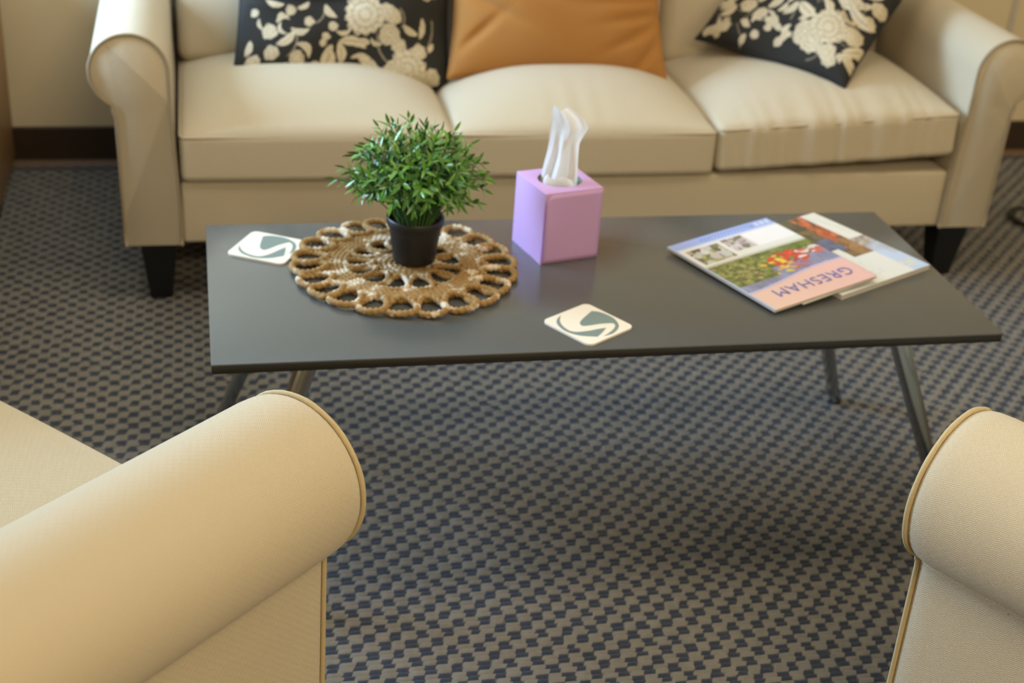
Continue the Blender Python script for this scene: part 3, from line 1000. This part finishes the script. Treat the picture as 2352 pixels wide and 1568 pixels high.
# tissue
def tissue():
    zs = np.array([-.045, -.02, 0, .022, .045, .062, .078, .092, .106, .118, .124])
    xl = np.array([-.026, -.028, -.0275, -.024, -.020, -.019, -.019, -.018, -.017, -.016, -.0155])
    xr = np.array([.030, .034, .0345, .033, .032, .0325, .039, .046, .037, .020, .008])
    nz, nu_ = 45, 41
    z = np.linspace(zs[0], zs[-1], nz); L_, R_ = np.interp(z, zs, xl), np.interp(z, zs, xr)
    ku = [0, .14, .30, .42, .56, .72, .86, 1]
    V = []
    for i in range(nz):
        f = (z[i] + .02) / .145
        ky = np.array([.018, .004, .010, -.020, -.008, .006, -.004, .012]) * (1.15 - .75 * f)
        ky2 = np.array([.020, .010, -.002, -.006, -.022, -.002, .010, .006])
        mixf = .5 + .5 * math.sin(f * 5)
        for j in range(nu_):
            u = j / (nu_ - 1)
            uu = min(1, max(0, u + .035 * math.sin(f * 7 + u * 3)))
            y = np.interp(uu, ku, ky * mixf + ky2 * (1.1 - .7 * f) * (1 - mixf))
            V.append((L_[i] + (R_[i] - L_[i]) * u, y + .006 * max(0, u - .6) * f * 4, BH + z[i] + .004 * math.sin(u * 5 + 1) * max(0, f - .5)))
    return V, grid_faces(nz, nu_)
V, F = tissue()
TI = thing('tissue', 'white tissue sheet pulled up out of the lilac box', 'tissue', (bc_[0] - .006, bc_[1] - .002, TZ), math.radians(-16))
o = mk('sheet', V, F, M['tissue'], TI); sharp(o, 20)
def puff():
    V = []
    nz, nu_ = 14, 25
    for i in range(nz):
        f = i / (nz - 1)
        for j in range(nu_):
            u = j / (nu_ - 1) - .5
            r = .020 * (1 - .25 * math.cos(9 * u)) * math.sin(math.pi * (.12 + .6 * f))
            V.append((.004 + r * math.sin(u * 3.4) * 1.1, -.014 - r * math.cos(u * 3.0) * .75, BH - .022 + .034 * f + .003 * math.sin(u * 12)))
    return V, grid_faces(nz, nu_)
V, F = puff()
o = mk('lower_fold', V, F, M['tissue'], TI); sharp(o, 40)

# ------------------------------------------------------------------ coasters
UP = [(0.364, 0.261), (0.431, 0.177), (0.463, 0.04), (0.455, -0.132), (0.374, -0.292), (0.301, -0.369), (0.183, -0.431), (0.041, -0.463), (-0.12, -0.437), (0.041, -0.409), (0.183, -0.366), (0.275, -0.316), (0.321, -0.253), (0.295, -0.211), (0.158, -0.129), (0.014, -0.075), (-0.112, -0.017), (-0.129, 0.033), (-0.084, 0.097), (0.02, 0.151), (0.204, 0.213)]
LO = [(-0.135, 0.457), (-0.262, 0.408), (-0.363, 0.33), (-0.427, 0.226), (-0.469, 0.063), (-0.447, -0.092), (-0.369, -0.237), (-0.209, -0.39), (-0.05, -0.341), (0.118, -0.274), (-0.005, -0.224), (-0.183, -0.171), (-0.336, -0.096), (-0.404, -0.007), (-0.394, 0.135), (-0.338, 0.267), (-0.258, 0.361)]
def smooth_poly(P, corners):
    n = len(P); out = []
    for i in range(n):
        p0, p1, p2, p3 = (np.array(P[(i + k) % n]) for k in (-1, 0, 1, 2))
        if i in corners: p0 = p1
        if (i + 1) % n in corners: p3 = p2
        for t_ in (0, .25, .5, .75):
            out.append(.5 * (2 * p1 + (p2 - p0) * t_ + (2 * p0 - 5 * p1 + 4 * p2 - p3) * t_ ** 2 + (3 * p1 - p0 - 3 * p2 + p3) * t_ ** 3))
    return out
def extrude_poly(P, z0, z1):
    n = len(P)
    V = [(p[0], p[1], z0) for p in P] + [(p[0], p[1], z1) for p in P]
    return V, [tuple(range(n - 1, -1, -1)), tuple(range(n, 2 * n))] + [(i, (i + 1) % n, (i + 1) % n + n, i + n) for i in range(n)]
def coaster(label, x, y, ang, z=TZ):
    c = thing('coaster', label, 'coaster', (x, y, z), ang, 'square logo coasters')
    h, r = .0512, .011
    P = [(sx * (h - r) + r * math.cos(math.radians(a0 + q)), sy * (h - r) + r * math.sin(math.radians(a0 + q)))
         for sx, sy, a0 in ((1, 1, 0), (-1, 1, 90), (-1, -1, 180), (1, -1, 270)) for q in range(0, 91, 15)]
    V, F = extrude_poly(P, .0, .0030)
    sharp(mk('board', V, F, M['coaster'], c, smooth=False), 30)
    for pts, cor in ((UP, (0, 8)), (LO, (0, 7, 9))):
        Q = smooth_poly(pts, cor)[::-1]
        V, F = extrude_poly([q * .1 for q in Q], .0029, .00325)
        o = mk('logo_shape', V, F, M['logo'], c, smooth=False)
        bm = bmesh.new(); bm.from_mesh(o.data); bmesh.ops.recalc_face_normals(bm, faces=bm.faces[:]); bm.to_mesh(o.data); bm.free()
coaster('square cream coaster with grey-green S logo, near the front edge of the table', .5731, 1.8900, math.radians(32.9))
coaster('square cream coaster with blue-grey S logo, beside the rope mat at the table corner', .0993, 2.2050, math.radians(61.5))

# ------------------------------------------------------------------ magazines
def fbm(s, t, sc, seed):
    rng = np.random.default_rng(seed)
    v = np.zeros_like(s)
    for o_ in range(4):
        for _ in range(4):
            a = rng.uniform(0, 6.28); k = sc * 2 ** o_ * rng.uniform(.7, 1.3)
            v += np.sin((s * math.cos(a) + t * math.sin(a)) * k * 6.28 + rng.uniform(0, 6.28)) / (4 * 1.6 ** o_)
    return v
def lerp(c, m, col): c[m] = col
def blobs(c, s, t, region, cols, n, r, seed, asp=1.0):
    rng = np.random.default_rng(seed)
    for _ in range(n):
        a, b = rng.uniform(region[0], region[1]), rng.uniform(region[2], region[3])
        col = np.array(cols[rng.integers(len(cols))]) * rng.uniform(.75, 1.2)
        rr = r * rng.uniform(.5, 1.3)
        m = ((s - a) / rr) ** 2 + ((t - b) / (rr * asp)) ** 2 < 1
        c[m] = np.clip(col, 0, 1)
def cover_a(s, t):
    """s from the left corner to the far corner, t from the far edge to the near edge, both 0..1"""
    c = np.tile(np.array([.80, .78, .80]), (len(s), 1))
    lerp(c, t < .105, (.34, .44, .86))
    lerp(c, (t < .105) & (t > .085), (.62, .70, .93))
    lerp(c, (t > .035) & (t < .07) & (s > .28) & (s < .80), (.16, .28, .72))
    m = (t > .045) & (t < .06) & (s > .30) & (s < .78) & (np.sin(s * 190) > -.2); lerp(c, m, (.6, .68, .9))
    m = (t < .06) & (t > .02) & (s > .82) & (s < .97) & (np.sin(s * 120) > 0); lerp(c, m, (.7, .76, .95))
    m = (t > .125) & (t < .335)
    def photo(s0, s1, t0, t1, base, cols, n, r, seed):
        mm = (s > s0) & (s < s1) & (t > t0) & (t < t1)
        tmp = np.tile(np.array(base), (len(s), 1)) * (1 + .35 * fbm(s, t, 9, seed))[:, None]
        blobs(tmp, s, t, (s0, s1, t0, t1), cols, n, r, seed)
        c[mm] = np.clip(tmp[mm], 0, 1)
    photo(.05, .36, .13, .335, (.22, .23, .14), [(.55, .50, .45), (.6, .62, .66), (.12, .10, .08), (.36, .38, .16), (.66, .62, .6)], 46, .035, 21)
    photo(.40, .60, .115, .285, (.20, .17, .15), [(.55, .5, .52), (.15, .18, .08), (.6, .58, .62), (.5, .4, .45)], 34, .026, 22)
    lerp(c, (s > .62) & (t > .11) & (t < .36), (.86, .87, .93))
    lerp(c, (t > .35) & (t < .375), (.55, .58, .50))
    lerp(c, (t > .30) & (t < .352) & (s > .40), (.74, .77, .74))
    mid = .715 + .02 * np.sin(s * 5 + 1) + .05 * (.5 - s)
    m = (t > .375) & (t < mid)
    g = np.tile(np.array([.16, .20, .055]), (len(s), 1)) * (1 + .5 * fbm(s, t, 7, 5))[:, None]
    v = t > .575 + .10 * (.45 - s) + .02 * fbm(s, t, 5, 9)
    g[v] = (np.array([.24, .26, .42]) * (1 + .22 * fbm(s, t, 6, 6))[:, None])[v]
    lw = (s < .42) & (t < .68)
    g[lw] = (np.array([.20, .22, .07]) * (1 + .55 * fbm(s, t, 8, 7))[:, None])[lw]
    blobs(g, s, t, (.02, .40, .40, .66), [(.25, .28, .06), (.36, .36, .13), (.14, .13, .05), (.42, .33, .16), (.10, .15, .04)], 120, .022, 8, .6)
    blobs(g, s, t, (.45, .95, .40, .52), [(.20, .24, .07), (.12, .16, .04), (.30, .30, .10)], 70, .020, 15, .7)
    blobs(g, s, t, (.48, .80, .44, .60), [(.62, .05, .03), (.72, .10, .05), (.5, .06, .05)], 85, .026, 10, .5)
    blobs(g, s, t, (.74, .98, .47, .56), [(.55, .12, .08), (.75, .70, .74), (.8, .8, .86)], 26, .034, 12, .4)
    blobs(g, s, t, (.40, .62, .42, .68), [(.78, .52, .06), (.72, .42, .05), (.8, .62, .12)], 24, .024, 13, .5)
    blobs(g, s, t, (.58, .74, .60, .68), [(.6, .10, .08), (.55, .12, .14)], 18, .018, 14, .4)
    c[m] = np.clip(g, 0, 1)[m]
    f = np.clip((t - mid) / .03, 0, 1)[:, None]
    pk = np.array([.80, .52, .44]) * (1 - .5 * s[:, None]) + np.array([.80, .46, .48]) * .5 * s[:, None] + np.array([.0, .04, .0])
    pk = np.array([.79, .55, .46]) + (np.array([.79, .50, .50]) - np.array([.79, .55, .46])) * s[:, None]
    hz = np.array([.42, .44, .80])
    m = t >= mid
    c[m] = (hz * (1 - f) + pk * f)[m]
    lerp(c, s < .014, (.45, .55, .85))
    return c
def cover_b(s, t):
    """s from left to right edge, t from far edge to near edge"""
    c = np.tile(np.array([.12, .115, .075]), (len(s), 1)) * (1 + .35 * fbm(s, t, 6, 31))[:, None]
    blobs(c, s, t, (.42, .75, .0, .66), [(.13, .12, .08), (.20, .13, .06), (.09, .09, .06)], 90, .035, 32)
    band = np.abs(s - .755) < .075
    m = band & (t < .66)
    tmp = np.tile(np.array([.17, .10, .055]), (len(s), 1)) * (1 + .5 * fbm(s, t, 10, 33))[:, None]
    blobs(tmp, s, t, (.68, .83, 0, .5), [(.55, .11, .045), (.62, .17, .07), (.32, .10, .05)], 60, .03, 34)
    blobs(tmp, s, t, (.67, .84, .42, .66), [(.34, .20, .09), (.40, .22, .10), (.28, .15, .07)], 40, .035, 38)
    c[m] = tmp[m]
    m = (s > .83) & (t < .44)
    lerp(c, m, (.78, .80, .77))
    c[m] *= (1 + .05 * fbm(s, t, 6, 35))[m][:, None]
    m = (s < .68) & (t > .36) & (t < .55); c[m] = (np.array([.12, .14, .26]) * (1 + .3 * fbm(s, t, 6, 39))[:, None])[m]
    m = (t > .66) | ((s < .60) & (t > .52)); c[m] = np.array([.76, .79, .80])
    wv = .08 * fbm(s, t, 4, 36)
    m = (s > .82) & (t >= .44)
    sn = np.tile(np.array([.40, .35, .32]), (len(s), 1)) * (1 + .4 * fbm(s, t, 12, 37))[:, None]
    k = np.clip((t - .52 + wv) / .2, 0, 1)[:, None]
    sn = sn * (1 - k) + np.array([.52, .66, .90]) * k
    c[m] = sn[m]
    for a0, b0, w0, h0 in ((.84, .86, .035, .006), (.87, .885, .05, .006), (.90, .91, .035, .006), (.93, .885, .010, .04), (.86, .93, .04, .005), (.93, .945, .02, .004)):
        lerp(c, (np.abs(s - a0) < w0) & (np.abs(t - b0) < h0), (.78, .72, .50))
    m = (t > .70) & (t < .93) & (s < .62) & (np.sin(t * 190) > .55) & (fbm(s, t, 14, 41) > 0); lerp(c, m, (.62, .68, .74))
    return np.clip(c, 0, 1)

def magazine(label, P, ws, lt, thick, painter, spine='s0', n=(150, 170)):
    """P: corners L (s0,t0), T (s1,t0), B (s0,t1) of the cover in world space"""
    Lc, Tc, Bc = (np.array(p, float) for p in P)
    es = Vector(Tc - Lc).normalized(); et = Vector(Bc - Lc); et = (et - es * et.dot(es)).normalized()
    nz_ = et.cross(es)
    m4 = Matrix((es, et, -nz_)).transposed().to_4x4()   # local x=s, y=t, z down; flip below
    m4 = Matrix((es, -et, nz_)).transposed().to_4x4(); m4.translation = Vector(Lc)
    o = thing('magazine', label, 'magazine', (0, 0, 0), 0, 'magazines on the coffee table')
    o.matrix_world = m4
    ns, ntt = n
    s, t_ = np.meshgrid(np.linspace(0, 1, ns), np.linspace(0, 1, ntt), indexing='ij')
    z = .0006 * np.sin(s * 3.1) * (1 - t_) + .0004 * np.sin(t_ * 3)
    V = np.stack([s * ws, -t_ * lt, z], -1).reshape(-1, 3)
    col = painter(s.ravel(), t_.ravel()) if painter else np.full((ns * ntt, 3), .75)
    cv = mk('cover', V, grid_faces(ns, ntt, flip=True), M['print'], o, True, None, col)
    md = cv.modifiers.new('thick', 'SOLIDIFY'); md.thickness = .0003; md.offset = -1
    for k in range(4):
        za, zb = -.0005 - (thick - .001) * k / 4, -.0005 - (thick - .001) * (k + .86) / 4
        ins = .0008 + .0010 * RNG.random()
        box('page_block', .0004, ws - ins, -lt + ins, -ins * .6, zb, za, M['paper'], o)
    box('back_cover', 0, ws, -lt, 0, -thick, -thick + .0006, M['paper'], o)
    return o, m4
ZB = TZ + .0085
ZC = TZ
# lower, winter cover magazine: right edge far corner (1.110,2.290), right edge near corner (1.2310,2.0535)
dirn = np.array([.8925, .451]); wB = .236; lB = .2665
farR = np.array([1.1105, 2.2905]); e2 = np.array([.451, -.8925])
Lb = farR - dirn * wB
magazine('glossy magazine with autumn leaves and snow on its cover, lying under the other one', [(*Lb, ZB), (*farR, ZB), (*(Lb + e2 * lB), ZB)], wB, lB, .0082, cover_b)
LA = np.array([.7805, 2.1525, .4292]); TA = np.array([.9935, 2.2395, .4420]); BA = np.array([.8770, 1.8970, .4292])
def zA(p): return .4292 - .0043 + .0128 * float((p - LA[:2]) @ np.array([.925, .378])) / .2305
# thin booklet sandwiched between them, only its near edge shows
Lc_ = np.array([.842, 2.150]); dC = np.array([.918, .397]); eC = np.array([.397, -.918])
magazine('thin pale booklet sandwiched beneath the pink magazine, only its near edge showing', [(*Lc_, zA(Lc_)), (*(Lc_ + dC * .165), zA(Lc_ + dC * .165)), (*(Lc_ + eC * .262), zA(Lc_ + eC * .262))], .165, .25, .0017, None, n=(4, 4))
# top magazine
mgA, m4A = magazine('glossy pink and blue magazine with a flower garden on its cover, top of the pile', [LA, TA, BA], .2320, .2735, .0040, cover_a)
cu_ = bpy.data.curves.new('lettering', 'FONT')
cu_.body = 'GRESHAM'; cu_.size = .036; cu_.align_x = 'CENTER'; cu_.align_y = 'CENTER'; cu_.space_character = 1.12; cu_.offset = -.0004
tmp = bpy.data.objects.new('lettering_tmp', cu_); COL.objects.link(tmp)
bpy.context.view_layer.update()
me = bpy.data.meshes.new_from_object(tmp.evaluated_get(bpy.context.evaluated_depsgraph_get()))
bpy.data.objects.remove(tmp)
me.materials.clear(); me.materials.append(M['blue_print'])
tx = bpy.data.objects.new('lettering', me); COL.objects.link(tx); tx.parent = mgA
tx['label'] = 'blue printed word GRESHAM'
tx.location = (.232 * .535, -.2735 * .845, .0011); tx.rotation_euler = (0, 0, math.pi)
md = tx.modifiers.new('thick', 'SOLIDIFY'); md.thickness = .0002; md.offset = 1

# ------------------------------------------------------------------ things at the frame edges
EC = thing('end_cabinet', 'low oak veneer cabinet on black feet at the left edge', 'cabinet', (-.735, 3.06, 0))
box('body', -.25, .257, -.60, .615, .038, .60, M['oak'], EC, .003)
box('top', -.26, .262, -.61, .622, .60, .625, M['oak'], EC, .003)
for k in range(2): box('door', -.262, -.2505, -.59 + k * .6, .002 + k * .6, .05, .59, M['oak'], EC, .002)
for yy in (-.52, .27):
    for sx in (-1, 1):
        V, F = leg_vf(sx * .205 + .012, yy + .04, .038, .075, .065)
        mk('foot', V, F, M['black_cord'], EC, smooth=False)
pth = []
for k in range(60):
    f = k / 59
    a = 2 * math.pi * (1.35 * f) + 2.2
    r = .050 + .016 * f
    pth.append((2.185 + r * math.cos(a) + .0 * f, 3.185 + r * math.sin(a) * 1.15, .009 + .005 * f))
for k in range(1, 20):
    f = k / 19
    e = pth[59]
    pth.append((e[0] + .75 * f, e[1] + .20 * f + .05 * math.sin(4 * f), .012))
V, F = tube_vf(pth, .005, 8)
tag(mk('power_cord', V, F, M['black_cord']), 'black cord looped on the carpet right of the sofa', 'cord')
bpy.context.view_layer.update()
